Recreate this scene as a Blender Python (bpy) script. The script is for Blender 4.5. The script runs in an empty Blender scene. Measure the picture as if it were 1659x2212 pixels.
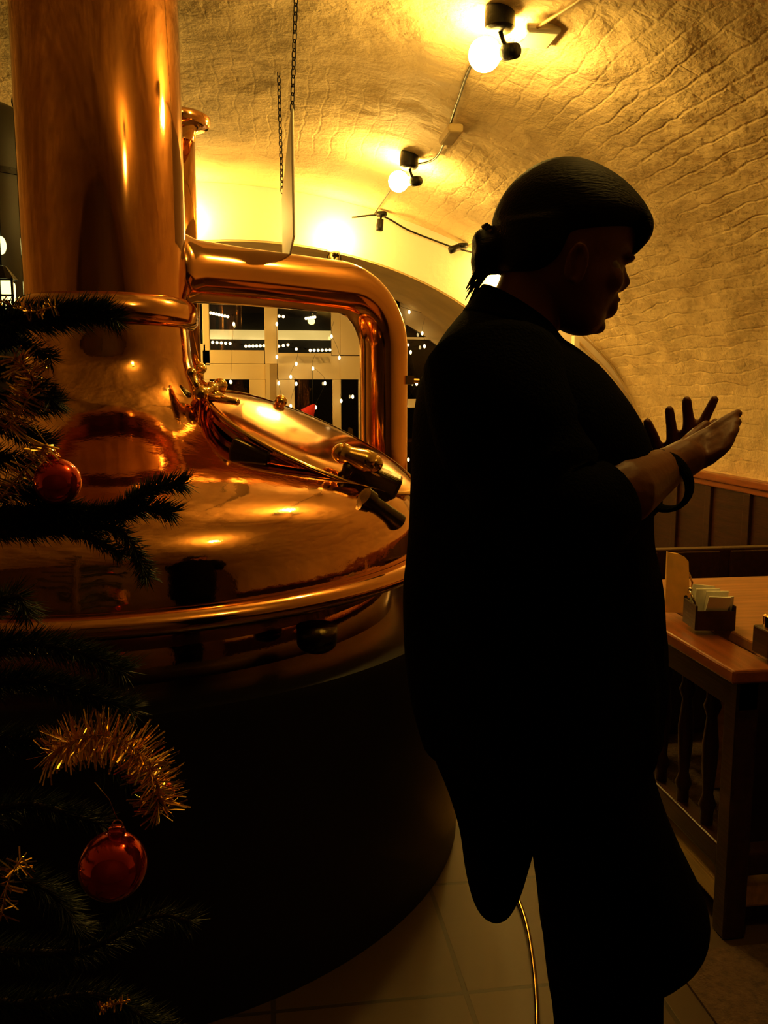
import bpy, bmesh, math, random
from mathutils import Vector, Matrix, noise
random.seed(7)
S = bpy.context.scene
COL = S.collection
R = math.radians

# ------------------------------------------------------------------ camera
F = 1850.0; CX = 829.5; CY = 1106.0; CAMH = 1.4
PITCH = math.atan(256/F); YAW = math.atan(265/math.hypot(F, 256))
FW = Vector((math.sin(YAW)*math.cos(PITCH), math.cos(YAW)*math.cos(PITCH), -math.sin(PITCH)))
RT = Vector((math.cos(YAW), -math.sin(YAW), 0))
UP = RT.cross(FW)
GD = Vector((math.sin(YAW), math.cos(YAW), 0))
C0 = Vector((0, 0, CAMH))
cam_d = bpy.data.cameras.new('camera'); cam = bpy.data.objects.new('camera', cam_d); COL.objects.link(cam)
cam_d.sensor_fit = 'VERTICAL'; cam_d.sensor_height = 36; cam_d.lens = 36*F/2212
cam_d.clip_start = .02
M3 = Matrix((RT, UP, -FW)).transposed()
cam.matrix_world = Matrix.Translation(C0) @ M3.to_4x4()
S.camera = cam

# ------------------------------------------------------------------ light and exposure
WARM = (1.0, .61, .125)
LAMP_W = 17.0
w = bpy.data.worlds.new('night'); S.world = w; w.use_nodes = True
w.node_tree.nodes['Background'].inputs[0].default_value = (.02, .012, .004, 1)
w.node_tree.nodes['Background'].inputs[1].default_value = .04
S.view_settings.view_transform = 'Standard'; S.view_settings.look = 'None'
S.view_settings.exposure = 0.8; S.view_settings.gamma = 1
S.view_settings.use_curve_mapping = False
S.cycles.use_denoising = True
S.cycles.max_bounces = 8; S.cycles.diffuse_bounces = 4; S.cycles.glossy_bounces = 6
S.cycles.sample_clamp_indirect = 6.0
S.cycles.caustics_reflective = False; S.cycles.caustics_refractive = False

# ------------------------------------------------------------------ geometry from measured rays
def ray(x, y): return FW + RT*((x-CX)/F) - UP*((y-CY)/F)
def atZ(x, y, z):
    d = ray(x, y); return C0 + d*((z-CAMH)/d.z)
def atY(x, y, Y):
    d = ray(x, y); return C0 + d*(Y/d.y)
def atD(x, y, t): return C0 + ray(x, y)*t

# ------------------------------------------------------------------ materials
def mat(name, col, rough=.5, metal=0., emit=None, strength=0., spec=.5, bump=0., bscale=30., var=0., vscale=4., trans=0., sub=0., stretch=None, sheen=0., bdist=.01, coat=0.):
    m = bpy.data.materials.new(name); m.use_nodes = True
    nt = m.node_tree; b = nt.nodes['Principled BSDF']
    b.inputs['Base Color'].default_value = (*col, 1); b.inputs['Roughness'].default_value = rough
    b.inputs['Metallic'].default_value = metal; b.inputs['Specular IOR Level'].default_value = spec
    b.inputs['Transmission Weight'].default_value = trans
    b.inputs['Coat Weight'].default_value = coat
    if emit:
        b.inputs['Emission Color'].default_value = (*emit, 1); b.inputs['Emission Strength'].default_value = strength
    tc = nt.nodes.new('ShaderNodeTexCoord'); mp = nt.nodes.new('ShaderNodeMapping')
    nt.links.new(tc.outputs['Object'], mp.inputs[0])
    if stretch: mp.inputs['Scale'].default_value = stretch
    if var:
        n = nt.nodes.new('ShaderNodeTexNoise'); n.inputs['Scale'].default_value = vscale; n.inputs['Detail'].default_value = 6
        nt.links.new(mp.outputs[0], n.inputs[0])
        r = nt.nodes.new('ShaderNodeValToRGB')
        r.color_ramp.elements[0].position = .3; r.color_ramp.elements[1].position = .7
        r.color_ramp.elements[0].color = (*[c*(1-var) for c in col], 1); r.color_ramp.elements[1].color = (*[min(1, c*(1+var)) for c in col], 1)
        nt.links.new(n.outputs[0], r.inputs[0]); nt.links.new(r.outputs[0], b.inputs['Base Color'])
    if bump:
        n = nt.nodes.new('ShaderNodeTexNoise'); n.inputs['Scale'].default_value = bscale; n.inputs['Detail'].default_value = 4
        nt.links.new(mp.outputs[0], n.inputs[0])
        bp = nt.nodes.new('ShaderNodeBump'); bp.inputs['Strength'].default_value = bump; bp.inputs['Distance'].default_value = bdist
        nt.links.new(n.outputs[0], bp.inputs['Height']); nt.links.new(bp.outputs[0], b.inputs['Normal'])
    return m

def plaster_mat(name, col, brick=.30):
    """whitewashed brick vault: brick courses and lumpy paint in UV metres"""
    m = mat(name, col, .75, spec=.25); nt = m.node_tree; b = nt.nodes['Principled BSDF']
    uv = nt.nodes.new('ShaderNodeUVMap'); uv.uv_map = 'UVMap'
    wn = nt.nodes.new('ShaderNodeTexNoise'); wn.inputs['Scale'].default_value = 4; wn.inputs['Detail'].default_value = 5
    nt.links.new(uv.outputs[0], wn.inputs[0])
    ad = nt.nodes.new('ShaderNodeMixRGB'); ad.blend_type = 'LINEAR_LIGHT'; ad.inputs[0].default_value = .045
    nt.links.new(uv.outputs[0], ad.inputs[1]); nt.links.new(wn.outputs['Color'], ad.inputs[2])
    br = nt.nodes.new('ShaderNodeTexBrick'); br.inputs['Scale'].default_value = 1
    br.inputs['Brick Width'].default_value = .26; br.inputs['Row Height'].default_value = .082
    br.inputs['Mortar Size'].default_value = .009; br.inputs['Mortar Smooth'].default_value = 1
    br.inputs['Color1'].default_value = (1, 1, 1, 1); br.inputs['Color2'].default_value = (.8, .8, .8, 1); br.inputs['Mortar'].default_value = (0, 0, 0, 1)
    nt.links.new(ad.outputs[0], br.inputs[0])
    n1 = nt.nodes.new('ShaderNodeTexNoise'); n1.inputs['Scale'].default_value = 9; n1.inputs['Detail'].default_value = 6; n1.inputs['Roughness'].default_value = .62
    n2 = nt.nodes.new('ShaderNodeTexNoise'); n2.inputs['Scale'].default_value = 34; n2.inputs['Detail'].default_value = 3
    n3 = nt.nodes.new('ShaderNodeTexNoise'); n3.inputs['Scale'].default_value = .7; n3.inputs['Detail'].default_value = 2
    for n in (n1, n2, n3): nt.links.new(uv.outputs[0], n.inputs[0])
    # bricks show through only in places
    rp = nt.nodes.new('ShaderNodeMapRange'); rp.inputs['From Min'].default_value = .38; rp.inputs['From Max'].default_value = .62
    rp.inputs['To Min'].default_value = .15; rp.inputs['To Max'].default_value = 1
    nt.links.new(n3.outputs[0], rp.inputs[0])
    mu = nt.nodes.new('ShaderNodeMath'); mu.operation = 'MULTIPLY'; nt.links.new(br.outputs[0], mu.inputs[0]); nt.links.new(rp.outputs[0], mu.inputs[1])
    def ma(a, k, c):
        q = nt.nodes.new('ShaderNodeMath'); q.operation = 'MULTIPLY_ADD'; nt.links.new(a, q.inputs[0]); q.inputs[1].default_value = k
        if c is None: q.inputs[2].default_value = 0
        else: nt.links.new(c, q.inputs[2])
        return q.outputs[0]
    h = ma(n2.outputs[0], .6, ma(n1.outputs[0], 2.6, ma(mu.outputs[0], brick, None)))
    bp = nt.nodes.new('ShaderNodeBump'); bp.inputs['Strength'].default_value = .6; bp.inputs['Distance'].default_value = .011
    nt.links.new(h, bp.inputs['Height']); nt.links.new(bp.outputs[0], b.inputs['Normal'])
    return m

COPPER = (.80, .41, .16)
M = dict(
    vault=plaster_mat('whitewashed_brick', (.80, .61, .33)),
    plain=mat('smooth_plaster', (.80, .70, .58), .8, bump=.4, bscale=14),
    copper=mat('polished_copper', COPPER, .11, 1., bump=.05, bscale=9, var=.12, vscale=3),
    dome=mat('planished_copper', COPPER, .07, 1., bump=.16, bscale=18, var=.18, vscale=5, bdist=.004),
    brushed=mat('brushed_copper', (.74, .34, .11), .075, 1., bump=.04, bscale=40, var=.15, vscale=10, stretch=(1, 1, .04), bdist=.004),
    brass=mat('brass', (.85, .55, .18), .16, 1., bump=.05, bscale=30),
    darkbrass=mat('aged_brass', (.10, .075, .028), .3, 1., bump=.2, bscale=60),
    chrome=mat('chrome', (.8, .75, .6), .12, 1.),
    black=mat('black_cloth', (.0022, .0022, .0026), .95, spec=.03, bump=.3, bscale=200),
    knit=mat('charcoal_cloth', (.003, .003, .003), .95, spec=.03, bump=.4, bscale=260),
    hair=mat('black_hair', (.004, .003, .0025), .62, spec=.12, bump=.3, bscale=60, stretch=(1, 6, 6)),
    skin=mat('skin', (.19, .065, .022), .5, spec=.3, bump=.1, bscale=90, var=.1),
    eye=mat('eye', (.3, .25, .2), .2),
    lip=mat('lip', (.18, .05, .03), .45),
    frame=mat('cream_painted_wood', (.74, .60, .38), .5, bump=.12, bscale=12, stretch=(1, 1, .2)),
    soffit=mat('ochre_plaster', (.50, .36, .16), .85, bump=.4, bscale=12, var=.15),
    glass=mat('window_glass', (1, 1, 1), .0, trans=1., spec=.6),
    wood=mat('dark_stained_wood', (.030, .008, .003), .35, bump=.15, bscale=20, var=.4, vscale=8, stretch=(6, .5, 6)),
    rail=mat('reddish_wood', (.26, .07, .015), .32, bump=.1, bscale=18, var=.25, vscale=7, stretch=(6, .5, 6)),
    table=mat('table_wood', (.42, .18, .06), .35, bump=.1, bscale=18, var=.25, vscale=6, stretch=(.6, 6, 6)),
    oak=mat('light_oak', (.80, .58, .24), .5, bump=.1, bscale=18, var=.2, vscale=9, stretch=(6, .5, 6)),
    carpet=mat('brown_carpet', (.10, .06, .04), .95, bump=.6, bscale=180, var=.35, vscale=60),
    cladding=mat('black_metal_cladding', (.006, .005, .005), .35, spec=.3, bump=.1, bscale=8),
    iron=mat('black_iron', (.012, .011, .010), .45, .6, bump=.2, bscale=50),
    grey=mat('dark_grey_paint', (.03, .028, .022), .5),
    white=mat('white_paint', (.85, .78, .6), .5, bump=.05, bscale=20),
    paper=mat('napkin_paper', (.92, .88, .72), .8, bump=.2, bscale=40),
    card=mat('manila_card', (.90, .50, .10), .7, var=.12, vscale=25),
    needle=mat('fir_needles', (.012, .03, .010), .6, var=.4, vscale=20),
    bark=mat('bark', (.05, .03, .015), .9, bump=.6, bscale=40),
    red=mat('red_glass_bauble', (.85, .06, .008), .10, .75, coat=.5),
    redmat=mat('red_felt', (.6, .02, .02), .8),
    tinsel=mat('gold_tinsel', (.9, .6, .12), .22, 1.),
    bulb=mat('lit_bulb', (1, 1, 1), .4, emit=WARM, strength=LAMP_W/(4*math.pi**2*.055**2)),
    dimbulb=mat('dim_bulb', (1, 1, 1), .4, emit=WARM, strength=.4*LAMP_W/(4*math.pi**2*.055**2)),
    recessbulb=mat('recess_globe', (1, 1, 1), .4, emit=WARM, strength=30/(4*math.pi**2*.07**2)),  # for the added, unseen globes in the window recess
    bigbulb=mat('lit_globe', (1, 1, 1), .4, emit=WARM, strength=13/(4*math.pi**2*.09**2)),
    fairy=mat('fairy_bulb', (1, 1, 1), .4, emit=(1, .72, .28), strength=5),
    fascia=mat('backlit_fascia', (1, 1, 1), .5, emit=(1, .66, .16), strength=.4),  # glow standing in for the lit wall mirrored in the panes
    lantern=mat('lit_lantern_glass', (1, 1, 1), .4, emit=(.9, .85, .28), strength=1.6),
    asphalt=mat('dark_asphalt', (.01, .01, .01), .9, bump=.4, bscale=40),
)

def tile_mat(name, c1, c2, mortar, scale, bw, rh, ms):
    m = mat(name, c1, .45); nt = m.node_tree; b = nt.nodes['Principled BSDF']
    tc = nt.nodes.new('ShaderNodeTexCoord')
    br = nt.nodes.new('ShaderNodeTexBrick'); br.offset = 0
    br.inputs['Color1'].default_value = (*c1, 1); br.inputs['Color2'].default_value = (*c2, 1); br.inputs['Mortar'].default_value = (*mortar, 1)
    br.inputs['Scale'].default_value = scale; br.inputs['Brick Width'].default_value = bw; br.inputs['Row Height'].default_value = rh
    br.inputs['Mortar Size'].default_value = ms
    nt.links.new(tc.outputs['Object'], br.inputs[0]); nt.links.new(br.outputs[0], b.inputs['Base Color'])
    bp = nt.nodes.new('ShaderNodeBump'); bp.inputs['Strength'].default_value = .3; bp.inputs['Distance'].default_value = .004
    nt.links.new(br.outputs['Fac'], bp.inputs['Height']); bp.invert = True; nt.links.new(bp.outputs[0], b.inputs['Normal'])
    return m
M['floor'] = tile_mat('stone_floor_tile', (.068, .040, .018), (.060, .035, .016), (.025, .015, .008), 1, .45, .45, .006)
M['mosaic'] = tile_mat('mosaic_tile', (.17, .07, .03), (.13, .06, .03), (.5, .36, .10), 1, .06, .045, .004)

# ------------------------------------------------------------------ mesh helpers
class MB:
    def __init__(s): s.v = []; s.f = []
    def add(s, vs, fs):
        n = len(s.v); s.v += [Vector(v) for v in vs]; s.f += [tuple(i+n for i in f) for f in fs]; return s
    def box(s, c, size, rot=None, ax=None):
        sx, sy, sz = [a/2 for a in size]
        vs = [Vector((x, y, z)) for x in (-sx, sx) for y in (-sy, sy) for z in (-sz, sz)]
        if rot is not None: vs = [rot @ v for v in vs]
        vs = [v+Vector(c) for v in vs]
        return s.add(vs, [(0, 1, 3, 2), (4, 6, 7, 5), (0, 4, 5, 1), (2, 3, 7, 6), (0, 2, 6, 4), (1, 5, 7, 3)])
    def bb(s, lo, hi):
        return s.box([(a+b)/2 for a, b in zip(lo, hi)], [abs(b-a) for a, b in zip(lo, hi)])
    def loft(s, rings, cap=True, closed=False):
        n = len(rings[0]); b = len(s.v)
        for r in rings: s.v += [Vector(p) for p in r]
        m = len(rings)
        for i in range(m if closed else m-1):
            i2 = (i+1) % m
            for j in range(n):
                k = (j+1) % n
                s.f.append((b+i*n+j, b+i*n+k, b+i2*n+k, b+i2*n+j))
        if cap and not closed:
            s.f.append(tuple(b+j for j in reversed(range(n)))); s.f.append(tuple(b+(m-1)*n+j for j in range(n)))
        return s
    def tube(s, pts, r, n=12, cap=True):
        pts = [Vector(p) for p in pts]
        rs = r if isinstance(r, (list, tuple)) else [r]*len(pts)
        rings = []; prev = None
        for i, p in enumerate(pts):
            t = (pts[min(i+1, len(pts)-1)]-pts[max(i-1, 0)]).normalized()
            if prev is None: a = t.orthogonal().normalized()
            else: a = (prev - t*prev.dot(t)).normalized()
            prev = a; b = t.cross(a)
            rings.append([p+(a*math.cos(q)+b*math.sin(q))*rs[i] for q in [2*math.pi*j/n for j in range(n)]])
        return s.loft(rings, cap)
    def lathe(s, prof, c=(0, 0, 0), n=48, rot=None, cap=True):
        c = Vector(c); rings = []
        for (r_, z) in prof:
            ring = [Vector((r_*math.cos(2*math.pi*j/n), r_*math.sin(2*math.pi*j/n), z)) for j in range(n)]
            if rot is not None: ring = [rot @ v for v in ring]
            rings.append([v+c for v in ring])
        return s.loft(rings, cap)
    def ell(s, c, rad, rot=None, n=16, m=10):
        if not hasattr(rad, '__len__'): rad = (rad,)*3
        c = Vector(c); rings = []
        for i in range(1, m):
            a = math.pi*i/m
            ring = [Vector((rad[0]*math.sin(a)*math.cos(2*math.pi*j/n), rad[1]*math.sin(a)*math.sin(2*math.pi*j/n), -rad[2]*math.cos(a))) for j in range(n)]
            if rot is not None: ring = [rot @ v for v in ring]
            rings.append([v+c for v in ring])
        b = len(s.v); s.loft(rings, False)
        lo = Vector((0, 0, -rad[2])); hi = Vector((0, 0, rad[2]))
        if rot is not None: lo = rot @ lo; hi = rot @ hi
        s.v += [c+lo, c+hi]; k = len(s.v)
        for j in range(n):
            s.f.append((k-2, b+(j+1) % n, b+j)); s.f.append((k-1, b+(m-2)*n+j, b+(m-2)*n+(j+1) % n))
        return s
    def caps(s, pts, rs, n=14):
        """chain of tapered limbs with round joints"""
        for i in range(len(pts)-1):
            a, b = Vector(pts[i]), Vector(pts[i+1]); s.tube([a, b], [rs[i], rs[i+1]], n)
        for p, r_ in zip(pts, rs): s.ell(p, r_, n=n, m=8)
        return s
    def build(s, name, m, parent=None, smooth=True, bevel=0, sub=0, angle=None):
        me = bpy.data.meshes.new(name); me.from_pydata([tuple(v) for v in s.v], [], s.f); me.update()
        bm = bmesh.new(); bm.from_mesh(me); bmesh.ops.recalc_face_normals(bm, faces=bm.faces); bm.to_mesh(me); bm.free()
        if isinstance(m, str): m = M[m]
        me.materials.append(m)
        o = bpy.data.objects.new(name, me); COL.objects.link(o)
        if bevel:
            bv = o.modifiers.new('bevel', 'BEVEL'); bv.width = bevel; bv.segments = 2; bv.limit_method = 'ANGLE'
        if sub:
            sb = o.modifiers.new('sub', 'SUBSURF'); sb.levels = sub; sb.render_levels = sub
        if smooth:
            me.polygons.foreach_set('use_smooth', [True]*len(me.polygons))
            if angle is not None: me.set_sharp_from_angle(angle=R(angle))
        if parent is not None:
            o.parent = parent; o.matrix_parent_inverse = Matrix.Translation(parent.location).inverted() if parent.parent is None else (parent.matrix_parent_inverse.copy() if False else Matrix.Identity(4))
            if parent.parent is not None: o.matrix_parent_inverse = Matrix.Identity(4)
        return o

def tag(o, label, cat, group=None):
    o['label'] = label; o['category'] = cat
    if group: o['group'] = group
    return o
def thing(name, label, cat, loc=(0, 0, 0), group=None):
    o = bpy.data.objects.new(name, None); COL.objects.link(o); o.location = loc; o.empty_display_size = .05
    return tag(o, label, cat, group)
def struct(o): o['kind'] = 'structure'; return o
def remeshed(mb, name, m, parent, voxel=.004, smooth=4):
    o = mb.build('tmp', m)
    r = o.modifiers.new('r', 'REMESH'); r.mode = 'VOXEL'; r.voxel_size = voxel
    sm = o.modifiers.new('s', 'SMOOTH'); sm.iterations = smooth; sm.factor = .5
    dg = bpy.context.evaluated_depsgraph_get()
    me = bpy.data.meshes.new_from_object(o.evaluated_get(dg)); me.name = name
    bpy.data.objects.remove(o)
    me.polygons.foreach_set('use_smooth', [True]*len(me.polygons))
    n = bpy.data.objects.new(name, me); COL.objects.link(n)
    if parent is not None:
        n.parent = parent
        n.matrix_parent_inverse = Matrix.Translation(parent.location).inverted() if parent.parent is None else Matrix.Identity(4)
    return n
def copy_tree(o, parent=None):
    c = o.copy(); COL.objects.link(c)
    if parent is not None: c.parent = parent
    for ch in [x for x in KIDS.get(o.name, [])]:
        copy_tree(ch, c)
    return c
KIDS = {}
def frame_rot(x, y, z): return Matrix((Vector(x).normalized(), Vector(y).normalized(), Vector(z).normalized())).transposed()
def spline(pts, n=8):
    pts = [Vector(p) for p in pts]; out = []
    P = [pts[0]*2-pts[1]]+pts+[pts[-1]*2-pts[-2]]
    for i in range(1, len(P)-2):
        for k in range(n):
            t = k/n; a, b, c, d = P[i-1], P[i], P[i+1], P[i+2]
            out.append(.5*((2*b)+(c-a)*t+(2*a-5*b+4*c-d)*t*t+(3*b-a-3*c+d)*t**3))
    out.append(pts[-1]); return out

# ================================================================== SETTING
VX, VA, VS, VH = -.38, 3.25, .60, 2.18           # vault: centre x, half width, springing, rise
Y0, Y1 = -.8, 6.0
def vault_z(x):
    u = (x-VX)/VA; return VS+VH*math.sqrt(max(0, 1-u*u))
def vault_p(a, off=0):
    return VX+(VA+off)*math.cos(a), VS+(VH+off)*math.sin(a)

def make_vault():
    na, ny = 220, 240
    vs = []; uvs = []; arc = 0; px = None
    for i in range(na+1):
        a = math.pi*i/na; x, z = vault_p(a)
        if px: arc += math.hypot(x-px[0], z-px[1])
        px = (x, z)
        nx, nz = math.cos(a)/VA, math.sin(a)/VH; l = math.hypot(nx, nz); nx /= l; nz /= l
        for j in range(ny+1):
            y = Y0+(Y1-Y0)*j/ny
            d = .020*noise.noise(Vector((x*1.6, y*1.3, z*1.6)))+.012*noise.noise(Vector((x*4.5, y*3.5, z*4.5+7)))+.008*noise.noise(Vector((x*11, y*8, z*11+3)))+.004*noise.noise(Vector((x*24, y*20, z*24+3)))
            d *= min(1, (Y1-y)/.3) if y > Y1-.3 else 1
            vs.append((x+nx*d, y, z+nz*d)); uvs.append((y, arc))
    fs = []
    for i in range(na):
        for j in range(ny):
            k = i*(ny+1)+j; fs.append((k, k+1, k+ny+2, k+ny+1))
    me = bpy.data.meshes.new('ceiling'); me.from_pydata(vs, [], fs); me.update()
    uvl = me.uv_layers.new(name='UVMap')
    for lp in me.loops: uvl.data[lp.index].uv = uvs[lp.vertex_index]
    me.polygons.foreach_set('use_smooth', [True]*len(me.polygons)); me.materials.append(M['vault'])
    o = bpy.data.objects.new('ceiling', me); COL.objects.link(o)
    so = o.modifiers.new('thick', 'SOLIDIFY'); so.thickness = .15; so.offset = 1
    struct(o)
    return o
make_vault()
struct(MB().bb((VX-VA-.3, Y0-.2, -.12), (VX+VA+.3, 7.4, 0)).build('floor', 'floor', smooth=False))
struct(MB().bb((VX-VA-.35, Y0, 0), (VX-VA, Y1, VS+.02)).build('wall_left', 'plain', smooth=False))
struct(MB().bb((VX+VA, Y0, 0), (VX+VA+.35, Y1, VS+.02)).build('wall_right', 'plain', smooth=False))
struct(MB().bb((VX-VA-.3, Y0-.2, 0), (VX+VA+.3, Y0, 3.0)).build('wall_back', mat('dark_back_panelling', (.05, .022, .01), .6, var=.3), smooth=False))  # unseen dark wall set close behind the camera to darken reflections in the copper
# end wall with the arched opening, 1.2 m deep reveal
OX, OA, OS, OH = -.12, 2.20, 1.0, 1.42
def op_p(a): return OX+OA*math.cos(a), OS+OH*math.sin(a)
def end_wall():
    n = 72; inner = [(OX+OA, 0)]+[op_p(math.pi*i/n) for i in range(n+1)]+[(OX-OA, 0)]
    outer = [(VX+VA+.3, 0)]+[(VX+(VA+.3)*math.cos(math.pi*i/n), VS+(VH+.25)*math.sin(math.pi*i/n)) for i in range(n+1)]+[(VX-VA-.3, 0)]
    mb = MB(); k = len(inner)
    for Y in (Y1, 7.2):
        mb.v += [Vector((x, Y, z)) for x, z in inner]+[Vector((x, Y, z)) for x, z in outer]
    for i in range(k-1):
        mb.f.append((i, i+1, k+i+1, k+i)); mb.f.append((2*k+i, 3*k+i, 3*k+i+1, 2*k+i+1))
        mb.f.append((k+i, k+i+1, 3*k+i+1, 3*k+i))
    return struct(mb.build('wall_end', 'plain', smooth=False))
end_wall()
def soffit():
    n = 72; mb = MB(); a = [(OX+OA, 0)]+[op_p(math.pi*i/n) for i in range(n+1)]+[(OX-OA, 0)]
    b = [(OX+OA-.012, 0)]+[(OX+(OA-.012)*math.cos(math.pi*i/n), OS+(OH-.012)*math.sin(math.pi*i/n)) for i in range(n+1)]+[(OX-OA+.012, 0)]
    rings = [[(p[0], Y1+.004, p[1]), (p[0], 7.2, p[1]), (q[0], 7.2, q[1]), (q[0], Y1+.004, q[1])] for p, q in zip(a, b)]
    return struct(mb.loft(rings, True).build('trim_1', 'soffit', smooth=False))
soffit()
# wainscot on the right wall
wsx = 2.79
struct(MB().bb((wsx+.02, Y0, 0), (VX+VA, Y1-.01, .86)).build('wainscot_right', 'wood', smooth=False))
bpy.data.objects['wainscot_right'].name = 'trim_2'
wr = MB().bb((wsx-.02, Y0, .86), (VX+VA-.02, Y1-.01, .905)); wr.bb((wsx, Y0, .82), (wsx+.03, Y1-.01, .86))
struct(wr.build('trim_3', 'rail', smooth=False, bevel=.008))
st = MB()
for i in range(15): st.bb((wsx, Y0+.1+i*.44, .1), (wsx+.025, Y0+.17+i*.44, .82))
struct(st.build('trim_4', 'wood', smooth=False, bevel=.004))
# glazed wall at Y = 7.2
WY = 7.15
def wbox(mb, x0, y0, x1, y1, Y=WY, d=.07):
    """box whose front face spans two measured corners at distance Y"""
    ym = (y0+min(y1, 960))/2; a = atY(x0, y0, Y); b = atY(x1, y1, Y); a.x = atY(x0, ym, Y).x; b.x = atY(x1, ym, Y).x
    return mb.bb((a.x, Y, max(0, b.z)), (b.x, Y+d, a.z))
def gbox(mb, x0, y0, x1, y1): return wbox(mb, x0, y0, x1, y1, WY+.03, .006)
hd = MB(); n = 60      # arched head frame
ra = [[], []]
rings = []
for i in range(n+1):
    a = math.pi*i/n; co, si = math.cos(a), math.sin(a)
    o_ = (OX+(OA-.012)*co, OS+(OH-.012)*si); i_ = (OX+(OA-.16)*co, OS+(OH-.15)*si)
    rings.append([(o_[0], WY, o_[1]), (o_[0], WY+.08, o_[1]), (i_[0], WY+.08, i_[1]), (i_[0], WY, i_[1])])
hd.loft(rings)
struct(hd.build('trim_5', 'frame', smooth=False))
def win(name, frames, panes, m='frame'):
    mb = MB()
    for i, fr in enumerate(frames): wbox(mb, *fr, d=.07+.004*i)
    o = struct(mb.build(name, m, smooth=False, bevel=.004))
    g = MB()
    for p in panes: gbox(g, *p)
    g.build('window_pane', 'glass', o, smooth=False)
    return o
win('window_1', [(437, 600, 452, 790), (571, 600, 600, 786), (437, 756, 571, 786)], [(450, 600, 573, 758)])
win('window_2', [(716, 600, 735, 768), (600, 762, 716, 786)], [(600, 600, 718, 763)])
win('window_3', [(735, 560, 866, 768), (862, 520, 877, 1500), (873, 862, 1300, 880), (1180, 700, 1210, 1500), (873, 728, 1180, 736)], [(877, 520, 1190, 1400)])
win('window_4', [(60, 640, 80, 1500), (235, 640, 260, 1500), (60, 740, 445, 800)], [(80, 560, 437, 1400)])
win('door_1', [(437, 786, 575, 820), (437, 820, 455, 1500), (540, 820, 575, 1500)], [(455, 820, 540, 1400)])
win('door_2', [(600, 768, 866, 820), (597, 820, 637, 1500), (719, 820, 737, 1500), (775, 820, 866, 1500)], [(637, 820, 719, 1400), (737, 820, 775, 1400)])
jb = MB(); wbox(jb, 575, 786, 584, 1500, WY-.05, .06); struct(jb.build('trim_6', 'frame', smooth=False))
jb = MB(); wbox(jb, 582, 780, 600, 1500, WY+.012, .05); struct(jb.build('trim_7', 'soffit', smooth=False))
# street outside
struct(MB().bb((-12, 7.4, -.3), (14, 26, -.02)).build('ground', 'asphalt', smooth=False))

# mosaic band, raised seating floor, step nosing
mo = MB().bb((.62, 2.45, .0), (1.02, 3.6, .004)); struct(mo.build('trim_8', 'mosaic', smooth=False))
pf = MB().bb((1.22, 1.98, 0), (VX+VA-.08, 5.9, .12)); o = pf.build('platform', 'carpet', smooth=False); o.name = 'floor_raised'; struct(o)
ns = MB().bb((1.165, 1.93, .06), (1.225, 5.9, .125)); ns.bb((1.165, 1.93, .06), (VX+VA-.08, 1.985, .125)); struct(ns.build('trim_9', 'oak', smooth=False, bevel=.01))
cp = MB().bb((.98, -.75, .0), (VX+VA-.08, 1.86, .008)); struct(cp.build('trim_10', 'carpet', smooth=False))

# ================================================================== LAMPS
def ceiling_lamp(x, y, label, bulb_off, group, r=.055, mt='bulb'):
    z = vault_z(x)-.012
    t = thing('ceiling_lamp', label, 'lamp', (x, y, z), group)
    MB().lathe([(.02, .03), (.046, .03), (.05, 0), (.048, -.045), (.038, -.055), (.0101, -.058)], (x, y, z), 24).build('ceiling_rose', 'iron', t, angle=40)
    b = Vector((x, y, z))+Vector(bulb_off)
    sk = Vector((x+.035, y, z-.115))
    MB().tube([(x, y, z-.05), (x+.012, y, z-.085), sk], .008, 8).build('arm', 'iron', t)
    d = (b-sk).normalized()
    MB().tube([sk-d*.03, sk+d*.02, sk+d*.03], [.024, .028, .020], 14).build('lamp_holder', 'iron', t)
    g = MB().ell(b, r, n=20, m=12); g.tube([sk+d*.02, b-d*r*.8], [.016, .03], 12)
    g.build('bulb', mt, t)
    return t
L1 = atY(1047, 118, 3.0); L2 = atY(861, 392, 4.75)
zc = vault_z(.79)-.012
ceiling_lamp(.79, 2.89, 'glowing round bulb on a black ceiling rose, nearest of the vault lamps, above the woman', L1-Vector((.79, 2.89, zc)), 'bare bulb lamps along the vault')
ceiling_lamp(.79, 4.63, 'glowing round bulb on a black ceiling rose, farther along the vault near the window wall', L2-Vector((.79, 4.63, zc)), 'bare bulb lamps along the vault')
ceiling_lamp(.79, 1.3, 'dimmer glowing round bulb on the vault straight above the woman, out of the picture', Vector((-.03, 0, -.15)), 'bare bulb lamps along the vault', mt='dimbulb')

def wall_globe(p, r, label, m='bigbulb'):
    YW = Y1 if p.y < Y1 else 7.14
    t = thing('wall_globe_lamp', label, 'lamp', p, 'globe lamps on the end wall')
    MB().ell(p, r, n=24, m=14).build('globe', m, t)
    q = Vector((p.x, YW, p.z-.02))
    MB().tube([(p.x, p.y, p.z-r*.93), (p.x, p.y, p.z-r-.03)], [.03, .022], 14).tube([(p.x, p.y, p.z-r-.02), (p.x, YW-.01, p.z-r-.02)], .01, 8).build('bracket', 'darkbrass', t)
    MB().lathe([(.0, .02), (.035, .018), (.05, .0)], (p.x, YW, p.z-r-.02), 20, rot=frame_rot((1, 0, 0), (0, 0, 1), (0, -1, 0))).build('wall_plate', 'darkbrass', t)
    return t
wall_globe(atY(725, 513, 5.865), .095, 'big glowing globe on the white end wall, just above the bend of the copper pipe')
wall_globe(atY(404, 470, 5.865), .09, 'glowing globe on the end wall hidden behind the slim copper vent pipe')
wall_globe(Vector((1.9, 6.75, 1.75)), .07, 'glowing globe inside the window recess hidden behind the woman', 'recessbulb')  # both recess globes are added out of sight to brighten the frames
wall_globe(Vector((-1.2, 6.75, 1.9)), .07, 'glowing globe inside the window recess hidden behind the column', 'recessbulb')
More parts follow.
